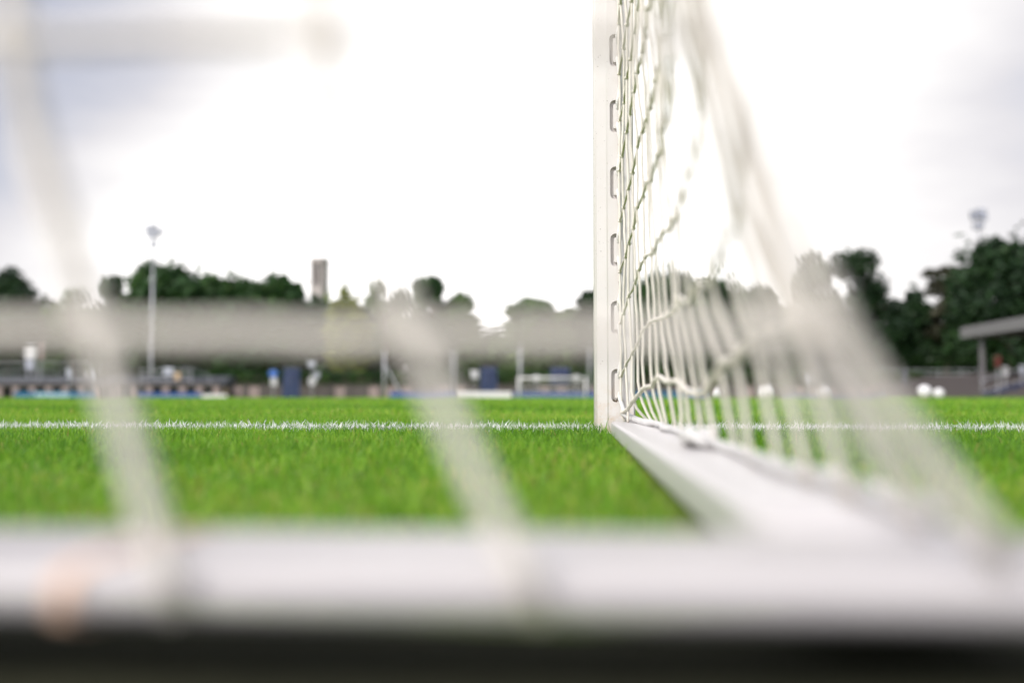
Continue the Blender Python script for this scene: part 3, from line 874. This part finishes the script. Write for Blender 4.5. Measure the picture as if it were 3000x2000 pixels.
def hedge():
    rng = np.random.default_rng(9)
    Y = 124.0
    x0, x1 = at(520, 1150, Y).x, at(2700, 1150, Y).x
    ztop = at(1300, 1093, Y).z
    e = empty('clipped_hedge', ((x0 + x1) / 2, Y, gz(Y)), 'long clipped green hedge behind the concrete wall', 'hedge')
    n = 21000
    L = x1 - x0
    c = np.stack([rng.uniform(-L / 2, L / 2, n), rng.choice([-1, 1], n) * .8 * rng.uniform(.8, 1, n), rng.uniform(.1, 1, n) ** .8 * (ztop - gz(Y))], 1)
    tp = rng.uniform(0, 1, n) < .3
    c[tp, 1] = rng.uniform(-.8, .8, tp.sum()); c[tp, 2] = (ztop - gz(Y)) * rng.uniform(.96, 1.02, tp.sum())
    u = rng.standard_normal((n, 3)); u /= np.linalg.norm(u, axis=1)[:, None]
    v = np.cross(u, rng.standard_normal((n, 3))); v /= np.linalg.norm(v, axis=1)[:, None]
    s = .42 * rng.lognormal(0, .25, n)[:, None]
    V = np.stack([c - u * s * .5, c + v * s * .35, c + u * s * .5, c - v * s * .35], 1).reshape(-1, 3)
    t = np.clip(.5 + .22 * rng.standard_normal(n) + .25 * np.sin(c[:, 0] * 1.3), 0, 1)
    np_mesh('foliage', V, np.arange(n * 4).reshape(-1, 4), LEAF['mid'], {'tint': np.repeat(t, 4)}, e)
    m = MB(); m.box(-L / 2, L / 2, -.6, .6, 0, (ztop - gz(Y)) * .92)
    m.build('twig_core', M['bark'], e)
hedge()

# ------------------------------------------------------------------ perimeter: wall, boards, rails
def wall():
    Y = 120.0
    xs = [at(p, 1150, Y).x for p in range(520, 2660, 50)]
    zt = at(1300, 1128, Y).z
    z0 = gz(Y)
    e = empty('concrete_wall', (0, Y, z0), 'low pinkish concrete wall of upright panels along the far end', 'wall')
    rr = random.Random(3)
    m = MB()
    for i in range(len(xs) - 1):
        m.box(xs[i] + .42, xs[i + 1] - .42, -.12, .12, 0, zt - z0 - .10, rr.choice([0, 0, 1]))
    m.build('panels', [M['concrete_pale'], M['concrete']], e)
    for i in range(len(xs)):
        p = MB(); p.box(xs[i] - .40, xs[i] + .40, -.2, .22, 0, zt - z0 - .02); p.build('pier', M['concrete'], e)
    c = MB(); c.box(xs[0] - .4, xs[-1] + .4, -.26, .26, zt - z0 - .018, zt - z0 + .10); c.build('coping', M['concrete'], e)
wall()

def board(pxa, pxb, Y, ytop, mat, label, marks=(), angle=0.0, legs=3):
    a, b = at(pxa, 1150, Y), at(pxb, 1150, Y)
    zt = at(pxa, ytop, Y).z; z0 = gz(Y)
    L = (b.x - a.x)
    e = empty('advertising_board', ((a.x + b.x) / 2, Y, z0), label, 'advertising board', 'low advertising boards along the pitch edge', angle)
    h = zt - z0
    m = MB(); m.box(-L / 2, L / 2, -.05, .05, .36, h, b=.015); m.build('panel', mat, e)
    s = MB(); s.box(-L / 2, L / 2, -.056, .056, .12, .355); s.build('base_strip', M['white'], e)
    for k in range(legs):
        f = MB(); x = -L / 2 + L * (k + .5) / legs
        f.prism([(-.07, 0), (.6, 0), (.6, .05), (.06, .7), (.06, .11), (-.07, .11)], x - .04, x + .04, 'yz')
        f.build('leg', M['dark_steel'], e)
    for (u0, u1, v0, v1) in marks:
        q = MB(); q.box(-L / 2 + u0 * L, -L / 2 + u1 * L, -.058, -.0505, .36 + v0 * (h - .36), .36 + v1 * (h - .36), b=.003)
        q.build('printed_mark', M['pale'], e)
board(42, 285, 108, 1147, M['teal'], 'long teal advertising board with pale printing at the far left',
      [(.26, .30, .2, .85), (.31, .36, .2, .7), (.37, .385, .2, .9), (.40, .45, .2, .7), (.46, .50, .2, .7), (.51, .55, .1, .7), (.565, .61, .2, .75), (.62, .66, .2, .7)])
board(400, 590, 109, 1150, M['blue'], 'plain blue advertising board below the left floodlight mast')
board(592, 665, 109, 1155, M['white'], 'pale low advertising board at the right end of the left row')
board(1142, 1330, 110, 1148, M['blue'], 'blue advertising board behind the pitch, left of the pale one')
board(1335, 1500, 110, 1147, M['white'], 'pale advertising board next to the distant goal')
board(1505, 1760, 111, 1148, M['blue'], 'blue advertising board directly behind the distant goal')
board(1850, 2070, 111, 1147, M['teal'], 'teal blue advertising board behind the side net')
board(2300, 2660, 112, 1156, M['blue'], 'thin blue advertising board at the right beyond the footballs')

def railing(pxa, pxb, Y, z_rows, step, label, zb=None, fall=0.0):
    a, b = at(pxa, 1150, Y), at(pxb, 1150, Y); z0 = gz(Y)
    L = b.x - a.x
    e = empty('railing', (a.x, Y, z0), label, 'railing')
    n = max(2, int(L / step) + 1)
    for k in range(n):
        x = L * k / (n - 1)
        m = MB(); m.tube([(x, 0, 0), (x, 0, max(z_rows) - fall * x / L)], .05, 8); m.build('upright', M['steel'], e)
    for z in z_rows:
        m = MB(); m.tube([(0, 0, z), (L, 0, z - fall)], .045, 8); m.build('rail', M['steel'], e)
    return e
zz = lambda y, Y: at(1500, y, Y).z - gz(Y)

# low terrace with bays on the left
def left_terrace():
    Y = 116.0; z0 = gz(Y)
    x0, x1 = at(-260, 1150, Y).x, at(640, 1150, Y).x
    e = empty('standing_terrace', (x0, Y, z0), 'dark stepped terrace with pillared front behind the left boards', 'terrace')
    L = x1 - x0
    m = MB()
    h1 = zz(1122, Y); h2 = zz(1100, Y + 4)
    prof = [(1.2, 0), (1.2, h1 - .06), (2.2, h1 - .06), (2.2, h1 + .3), (3.2, h1 + .3), (3.2, h1 + .6), (4.2, h1 + .6), (4.2, h2), (6, h2), (6, 0)]
    m.prism(prof, 0, L, 'yz')
    m.build('steps', M['dark_steel'], e)
    t = MB(); t.box(0, L, -.1, 1.19, h1 - .35, h1); t.build('front_beam', M['concrete'], e)
    k = 0; x = .3
    while x < L - .3:
        p = MB(); p.box(x, x + .75, -.04, .5, 0, h1 - .352); p.build('pillar', M['concrete_pale'], e)
        x += 2.05
left_terrace()
railing(-200, 270, 118.5, [zz(1105, 118.5), zz(1082, 118.5), zz(1058, 118.5)], 5.5, 'grey railing above the left terrace')
railing(410, 560, 118.2, [zz(1110, 118.2), zz(1096, 118.2), zz(1080, 118.2)], 4, 'grey railing between the left mast and the curved handrail')

def box_sign(px, y0, y1, hw, Y, mat, name, label, cat, depth=.12, pole=True, bands=()):
    """board on a post, all at real size"""
    b = at(px, 1150, Y); b.z = gz(Y)
    e = empty(name, b, label, cat)
    za, zb = zz(y1, Y), zz(y0, Y)
    w = hw * Y / F
    m = MB(); m.box(-w, w, -depth / 2, depth / 2, za, zb, b=min(.03, depth / 4)); m.build('panel', mat, e)
    if pole:
        p = MB(); p.tube([(0, depth / 2 + .05, 0), (0, depth / 2 + .05, zb - .1)], .05, 8); p.build('post', M['steel'], e)
    return e, za, zb, w
# white display board far left with its stand
e, za, zb, w = box_sign(87, 1006, 1044, 17, 121, M['white'], 'display_board', 'bright white square display board above the left terrace', 'board', .3, pole=False)
m = MB(); m.box(-w * .85, w * .62, -.1, .12, zz(1078, 121), za - .06); m.build('lower_panel', M['bloom'], e)
for s in (-.6, .6):
    m = MB(); m.tube([(s * w, .2, 0), (s * w, .2, za)], .09, 8); m.build('post', M['steel'], e)
m = MB(); m.box(-w * .8, w * .8, -.1, .1, zb + .35, zb + .5); m.build('top_rail', M['steel'], e)
box_sign(119, 990, 1048, 7, 121, M['concrete_pale'], 'banner', 'narrow pinkish upright banner right of the white display board', 'banner', .1)
box_sign(202, 1075, 1105, 8, 114, M['bloom'], 'small_sign', 'small pale sign on a post above the teal board', 'sign', .1)
box_sign(278, 1080, 1108, 6, 114, M['bloom'], 'small_sign', 'slim pale sign behind the left blurred net cord', 'sign', .1)
box_sign(492, 1072, 1098, 15, 117, M['bloom'], 'small_sign', 'pale grey sign right of the left floodlight mast', 'sign', .12)
box_sign(519, 1088, 1112, 9, 116.5, M['tan'], 'small_sign', 'tan sign beside the pale grey one near the left mast', 'sign', .12)
box_sign(655, 1135, 1156, 11, 118, M['tan'], 'electrical_cabinet', 'small tan cabinet at the end of the dark terrace', 'cabinet', .5, pole=False)

# curved handrail coming down from the terrace
Y = 117.0
m = MB()
base = at(560, 1150, Y)
pts = []
for (px, py) in [(530, 1072), (560, 1077), (590, 1088), (615, 1102), (635, 1118), (648, 1138), (650, 1150)]:
    p = at(px, py, Y); pts.append((p.x - base.x, 0, p.z - gz(Y)))
e = empty('handrail', (base.x, Y, gz(Y)), 'grey handrail curving down at the right end of the left terrace', 'handrail')
m.tube(smooth_path(pts, 4), .09, 8); m.build('rail', M['dark_steel'], e, smooth=True)
for q in pts[1:6:2]:
    u = MB(); u.tube([(q[0], 0.0, 0), (q[0], 0.0, q[2])], .06, 8); u.build('upright', M['steel'], e)

def signpost(px, label, parts, Y=117.5):
    b = at(px, 1150, Y); b.z = gz(Y)
    e = empty('signpost', b, label, 'sign', 'blue and white signs before the hedge')
    zt = zz(min(p[1] for p in parts) - 3, Y)
    m = MB(); m.tube([(0, .10, 0), (0, .10, zt)], .05, 8); m.build('pole', M['steel'], e)
    for (dx, y0, y1, hw, mat, rnd) in parts:
        za, zb = zz(y1, Y), zz(y0, Y); w = hw * Y / F; cx = dx * Y / F
        m = MB()
        if rnd:
            cz = (za + zb) / 2; r = (zb - za) / 2
            m.prism([(cx + w * math.cos(R(15 * k)), cz + r * math.sin(R(15 * k))) for k in range(24)], -.04, .04, 'xz')
        else:
            m.box(cx - w, cx + w, -.04, .04, za, zb, b=.01)
        m.build('plate', mat, e)
    return e
signpost(800, 'blue over white sign left of the navy banner', [(0, 1080, 1104, 13, M['sign_blue'], True), (2, 1105, 1130, 9, M['sign_white'], False)])
signpost(914, 'white sign with pale round plate right of the navy banner', [(0, 1102, 1130, 11, M['sign_white'], True), (14, 1085, 1108, 8, M['bloom'], True), (-2, 1050, 1074, 10, M['bloom'], False)])
signpost(1390, 'white tilted plate left of the tall navy tarpaulin', [(0, 1082, 1108, 12, M['sign_white'], False)])
signpost(2376, 'small pale sign seen in the dark gap of the net', [(0, 1092, 1122, 10, M['bloom'], True)])

def tarp(px, hw, y0, Y, label, px2=None):
    """navy fabric hung over a frame, with soft folds"""
    b = at(px, 1150, Y); b.z = gz(Y)
    e = empty('fabric_shelter', b, label, 'shelter', 'navy fabric shelters along the end line')
    w = hw * Y / F; h = zz(y0, Y)
    vs, fs = [], []
    n = 14
    for i in range(n + 1):
        x = -w + 2 * w * i / n
        for z in (0, h * .5, h * .97):
            vs.append((x * (1 - .1 * z / h), -.5 + .10 * math.sin(i * 1.7) + .3 * z / h, z))
    for i in range(n):
        for k in range(2): fs.append((i * 3 + k, i * 3 + 3 + k, i * 3 + 4 + k, i * 3 + 1 + k))
    m = MB(); m.add(vs, fs)
    o = m.build('fabric', M['navy'], e)
    md = o.modifiers.new('s', 'SOLIDIFY'); md.thickness = .02
    for s in (-1, 1):
        p = MB(); p.tube([(s * w * .93, .0, 0), (s * w * .85, .0, h)], .05, 8); p.build('pole', M['dark_steel'], e)
    p = MB(); p.tube([(-w * .9, -.15, h), (w * .9, -.15, h)], .05, 8); p.build('ridge', M['dark_steel'], e)
    s = MB(); s.box(-w * .55, w * .5, -.42, -.30, h * .42, h * .80); s.build('blue_panel', M['seat_blue'], e)
tarp(855, 27, 1072, 113, 'navy fabric shelter between the two blue and white signs')
tarp(1432, 26, 1070, 116, 'navy fabric shelter behind the pale board, left of the distant goal')
tarp(1640, 30, 1072, 122, 'low navy fabric shelter behind the crossbar of the distant goal')

def netpole(px, ytop, hw, label, stay=None, Y=111.5, mat='steel'):
    b = at(px, 1150, Y); b.z = gz(Y)
    e = empty('net_pole', b, label, 'pole', 'tall poles of the ball stop fence')
    h = zz(ytop, Y); r = hw * Y / F
    m = MB(); m.tube([(0, 0, 0), (0, 0, h)], r, 10); m.build('pole', M['steel'], e, smooth=True)
    c = MB(); c.tube([(0, 0, h), (0, 0, h + .08)], r * 1.25, 10); c.build('cap', M['dark_steel'], e)
    if stay:
        t = at(stay, 1150, Y).x - b.x
        s = MB(); s.tube([(0, 0, h * .72), (t, .1, .05)], r * .75, 8); s.build('stay', M['steel'], e)
    f = MB(); f.box(-.3, .3, -.3, .3, 0, .12); f.build('foot', M['tan'], e)
netpole(1126, 1020, 4, 'tall pole braced by a slanting stay before the hedge', 1186)
netpole(1318, 1020, 2.5, 'left pole of the pair behind the blurred net cord', None)
netpole(1332, 1020, 2.5, 'right pole of the pair behind the blurred net cord', None)
netpole(1524, 1010, 4.5, 'tall pole rising behind the left post of the distant goal', None)
netpole(1728, 1010, 3, 'tall pole closest to the near goal post', None)
# two pale lamps seen just over the crossbar of the far goal
for px, lab in ((1571, 'left pale round marker plate above the distant crossbar'), (1688, 'right pale round marker plate above the distant crossbar')):
    signpost(px, lab, [(0, 1096, 1118, 11, M['sign_white'], True)], Y=113.5)

# ------------------------------------------------------------------ grandstand on the right
def grandstand():
    xf = 37.0
    e = empty('grandstand', (xf, 70, 0), 'grandstand with grey sloping roof on slim columns at the right edge', 'grandstand')
    ox, oy = xf, 70
    ya, yb = 96.5 - oy, 34 - oy
    zb, zt = 5.65, 6.62
    # roof: deep fascia, sheet rising backwards, timber soffit
    f = MB()
    f.box(-.12, .12, yb, ya, zb, zt)
    f.box(-.17, -.125, yb, ya, zt - .42, zt - .30)
    f.box(.125, 9.0, ya - .24, ya, zb, zt)
    f.build('fascia', M['roof'], e)
    s = MB(); s.prism([(.125, zt - .10), (11, zt + 1.6), (11, zt + 1.8), (.125, zt + .06)], yb, ya - .245, 'xz'); s.build('roof', M['roof'], e)
    u = MB()
    y = yb + .5
    while y < ya - .5:
        u.prism([(.13, zb + .1), (10.9, zb + 1.9), (10.9, zb + 2.4), (.13, zb + .62)], y, y + .22, 'xz'); y += 3.1
    u.build('rafters', M['soffit'], e)
    bw = MB(); bw.box(10.6, 10.9, yb, ya - .25, 0, zb + 1.6); bw.build('rear_wall', M['soffit'], e)
    for yy in (93.6, 79, 64, 49):
        c = MB(); c.box(.50, .82, yy - oy - .16, yy - oy + .16, .0, zb + .28); c.build('column', M['roof'], e)
    # terraces
    t = MB()
    prof = [(-2.6, -.35)]
    x, z = -2.6, .42
    for k in range(9):
        prof += [(x, z), (x + .95, z)]; x += .95; z += .26
    prof += [(x, -.35)]
    t.prism(prof, yb, ya + 30, 'xz')
    t.build('terrace', M['concrete'], e)
    # dark blue gangway stairs climbing the terrace
    g = MB()
    x, z = -2.62, .44
    for k in range(9):
        g.box(x, x + .94, 83.2 - oy, 85.6 - oy, z - .2, z + .10); x += .95; z += .26
    g.build('gangway', M['seat_blue'], e)
    h = MB()
    for q in (0.0, 1.0):
        h.tube([(-2.5, 85.9 - oy, .5 + q), (5.2, 85.9 - oy, 2.9 + q)], .04, 6)
    for k in range(5):
        h.tube([(-2.5 + 1.9 * k, 85.9 - oy, .3 + .6 * k), (-2.5 + 1.9 * k, 85.9 - oy, 1.5 + .6 * k)], .04, 6)
    h.build('handrail', M['steel'], e)
    return e
grandstand()
box_sign(2926, 1046, 1078, 8, 83, M['red'], 'notice_board', 'dull red notice board under the grandstand roof', 'board', .1)
box_sign(2946, 1076, 1104, 8, 83.5, M['sign_white'], 'small_sign', 'small white sign right of the red notice board under the grandstand roof', 'sign', .1)
box_sign(2997, 1072, 1100, 7, 83.5, M['bloom'], 'small_sign', 'small pale sign cut by the right edge of the photo', 'sign', .1)
railing(2560, 2880, 134, [zz(1108, 134), zz(1098, 134), zz(1085, 134)], 2.6, 'thin dark railing along the terrace left of the grandstand')
box_sign(2649, 1085, 1165, 7, 118, M['dark_steel'], 'gate_pillar', 'dark upright gate pillar left of the pair of footballs', 'pillar', .4, pole=False)

# ------------------------------------------------------------------ camera
cam = bpy.data.cameras.new('camera')
co = bpy.data.objects.new('camera', cam); C.objects.link(co)
co.location = CAM
co.rotation_euler = CROT.to_euler()
cam.sensor_fit = 'HORIZONTAL'; cam.sensor_width = 36; cam.lens = F * 36 / 3000
cam.clip_start = .01; cam.clip_end = 4000
cam.dof.use_dof = True
cam.dof.focus_distance = 2.455
cam.dof.aperture_fstop = cam.lens / 1000 / .0220
cam.dof.aperture_blades = 0
bpy.context.scene.camera = co

# ------------------------------------------------------------------ light
SUN_EL, SUN_AZ = R(40), R(-140)               # azimuth from +Y towards +X
sd = Vector((math.sin(SUN_AZ) * math.cos(SUN_EL), math.cos(SUN_AZ) * math.cos(SUN_EL), math.sin(SUN_EL)))
sl = bpy.data.lights.new('sun', 'SUN'); sl.energy = 2.3; sl.angle = R(22); sl.color = (1, .95, .88)
so = bpy.data.objects.new('sun', sl); C.objects.link(so)
so.rotation_euler = sd.to_track_quat('Z', 'Y').to_euler()
so.location = (0, 0, 60)

w = bpy.data.worlds.new('World'); bpy.context.scene.world = w; w.use_nodes = True
nt = w.node_tree; nt.nodes.clear(); L = nt.links.new
out = nt.nodes.new('ShaderNodeOutputWorld')
sky = nt.nodes.new('ShaderNodeTexSky'); sky.sky_type = 'NISHITA'; sky.sun_disc = False
sky.sun_elevation = SUN_EL; sky.sun_rotation = SUN_AZ
bg1 = nt.nodes.new('ShaderNodeBackground'); bg1.inputs['Strength'].default_value = .12
L(sky.outputs['Color'], bg1.inputs['Color'])
tc = nt.nodes.new('ShaderNodeTexCoord')
mp = nt.nodes.new('ShaderNodeMapping'); mp.inputs['Scale'].default_value = (1.0, 1.0, 3.0); mp.inputs['Location'].default_value = (.35, .0, .2)
L(tc.outputs['Generated'], mp.inputs['Vector'])
nz = nt.nodes.new('ShaderNodeTexNoise'); nz.inputs['Scale'].default_value = 2.2; nz.inputs['Detail'].default_value = 6; nz.inputs['Roughness'].default_value = .5
L(mp.outputs['Vector'], nz.inputs['Vector'])
# thin bright cloud ahead; thicker and greyer to the sides and overhead left
gd = (CROT @ Vector(((1560 - 1500) / F, (1000 - 560) / F, -1))).normalized()
dt = nt.nodes.new('ShaderNodeVectorMath'); dt.operation = 'DOT_PRODUCT'; dt.inputs[1].default_value = gd
nrmv = nt.nodes.new('ShaderNodeVectorMath'); nrmv.operation = 'NORMALIZE'
L(tc.outputs['Generated'], nrmv.inputs[0]); L(nrmv.outputs['Vector'], dt.inputs[0])
glow = nt.nodes.new('ShaderNodeMapRange'); glow.interpolation_type = 'SMOOTHERSTEP'
glow.inputs['From Min'].default_value = .74; glow.inputs['From Max'].default_value = 1.0
glow.inputs['To Min'].default_value = 0; glow.inputs['To Max'].default_value = 1
L(dt.outputs['Value'], glow.inputs['Value'])
nr = nt.nodes.new('ShaderNodeMapRange'); nr.inputs['From Min'].default_value = .35; nr.inputs['From Max'].default_value = .68
nr.inputs['To Min'].default_value = -.18; nr.inputs['To Max'].default_value = .22
L(nz.outputs['Fac'], nr.inputs['Value'])
ad = nt.nodes.new('ShaderNodeMath'); ad.operation = 'ADD'; ad.use_clamp = True
bank_in = nr.outputs['Result']
for (bx, by, rad_deg, amt) in ((-250, 60, 17, .52), (600, -200, 13, .36), (3200, 250, 16, .26)):      # cloud banks: dark one high on the left, a pale one on the right
    bd = nt.nodes.new('ShaderNodeVectorMath'); bd.operation = 'DOT_PRODUCT'
    bd.inputs[1].default_value = (CROT @ Vector(((bx - 1500) / F, (1000 - by) / F, -1))).normalized()
    L(nrmv.outputs['Vector'], bd.inputs[0])
    bm_ = nt.nodes.new('ShaderNodeMapRange'); bm_.interpolation_type = 'SMOOTHSTEP'
    bm_.inputs['From Min'].default_value = math.cos(R(rad_deg)); bm_.inputs['From Max'].default_value = 1
    bm_.inputs['To Min'].default_value = 0; bm_.inputs['To Max'].default_value = -amt
    L(bd.outputs['Value'], bm_.inputs['Value'])
    sm = nt.nodes.new('ShaderNodeMath'); sm.operation = 'ADD'
    L(bank_in, sm.inputs[0]); L(bm_.outputs['Result'], sm.inputs[1]); bank_in = sm.outputs[0]
L(glow.outputs['Result'], ad.inputs[0]); L(bank_in, ad.inputs[1])
cr = ramp_node(nt, [(0, (.31, .315, .37)), (.35, (.49, .48, .50)), (.65, (.65, .635, .63)), (1, (1.14, 1.115, 1.10))])
L(ad.outputs[0], cr.inputs['Fac'])
bg2 = nt.nodes.new('ShaderNodeBackground'); bg2.inputs['Strength'].default_value = 1.0
L(cr.outputs['Color'], bg2.inputs['Color'])
sz = nt.nodes.new('ShaderNodeSeparateXYZ'); L(nrmv.outputs['Vector'], sz.inputs['Vector'])
el = nt.nodes.new('ShaderNodeMapRange'); el.interpolation_type = 'SMOOTHSTEP'
el.inputs['From Min'].default_value = .34; el.inputs['From Max'].default_value = .95
el.inputs['To Min'].default_value = 1.0; el.inputs['To Max'].default_value = 1.8      # an overcast sky is brightest overhead
L(sz.outputs['Z'], el.inputs['Value']); 
bk = nt.nodes.new('ShaderNodeMapRange'); bk.interpolation_type = 'SMOOTHSTEP'      # unseen sky behind the camera raised as fill, round the veiled sun at left
bk.inputs['From Min'].default_value = -.05; bk.inputs['From Max'].default_value = .75
bk.inputs['To Min'].default_value = 1.0; bk.inputs['To Max'].default_value = 2.9
ds = nt.nodes.new('ShaderNodeVectorMath'); ds.operation = 'DOT_PRODUCT'; ds.inputs[1].default_value = Vector((-.55, -.8, .2)).normalized()
L(nrmv.outputs['Vector'], ds.inputs[0]); L(ds.outputs['Value'], bk.inputs['Value'])
gm = nt.nodes.new('ShaderNodeMath'); gm.operation = 'MAXIMUM'
L(el.outputs['Result'], gm.inputs[0]); L(bk.outputs['Result'], gm.inputs[1]); L(gm.outputs[0], bg2.inputs['Strength'])
cov = nt.nodes.new('ShaderNodeMapRange'); cov.inputs['From Min'].default_value = 0; cov.inputs['From Max'].default_value = .35
cov.inputs['To Min'].default_value = .86; cov.inputs['To Max'].default_value = 1.0
L(ad.outputs[0], cov.inputs['Value'])
ms = nt.nodes.new('ShaderNodeMixShader')
L(cov.outputs['Result'], ms.inputs['Fac']); L(bg1.outputs['Background'], ms.inputs[1]); L(bg2.outputs['Background'], ms.inputs[2])
L(ms.outputs['Shader'], out.inputs['Surface'])

sc = bpy.context.scene
sc.view_settings.view_transform = 'Standard'
sc.view_settings.look = 'None'
sc.view_settings.exposure = .75
sc.view_settings.gamma = 1
sc.cycles.use_denoising = True
sc.cycles.use_adaptive_sampling = True
sc.cycles.adaptive_threshold = .005
sc.cycles.max_bounces = 8
sc.cycles.diffuse_bounces = 4
sc.cycles.transparent_max_bounces = 8
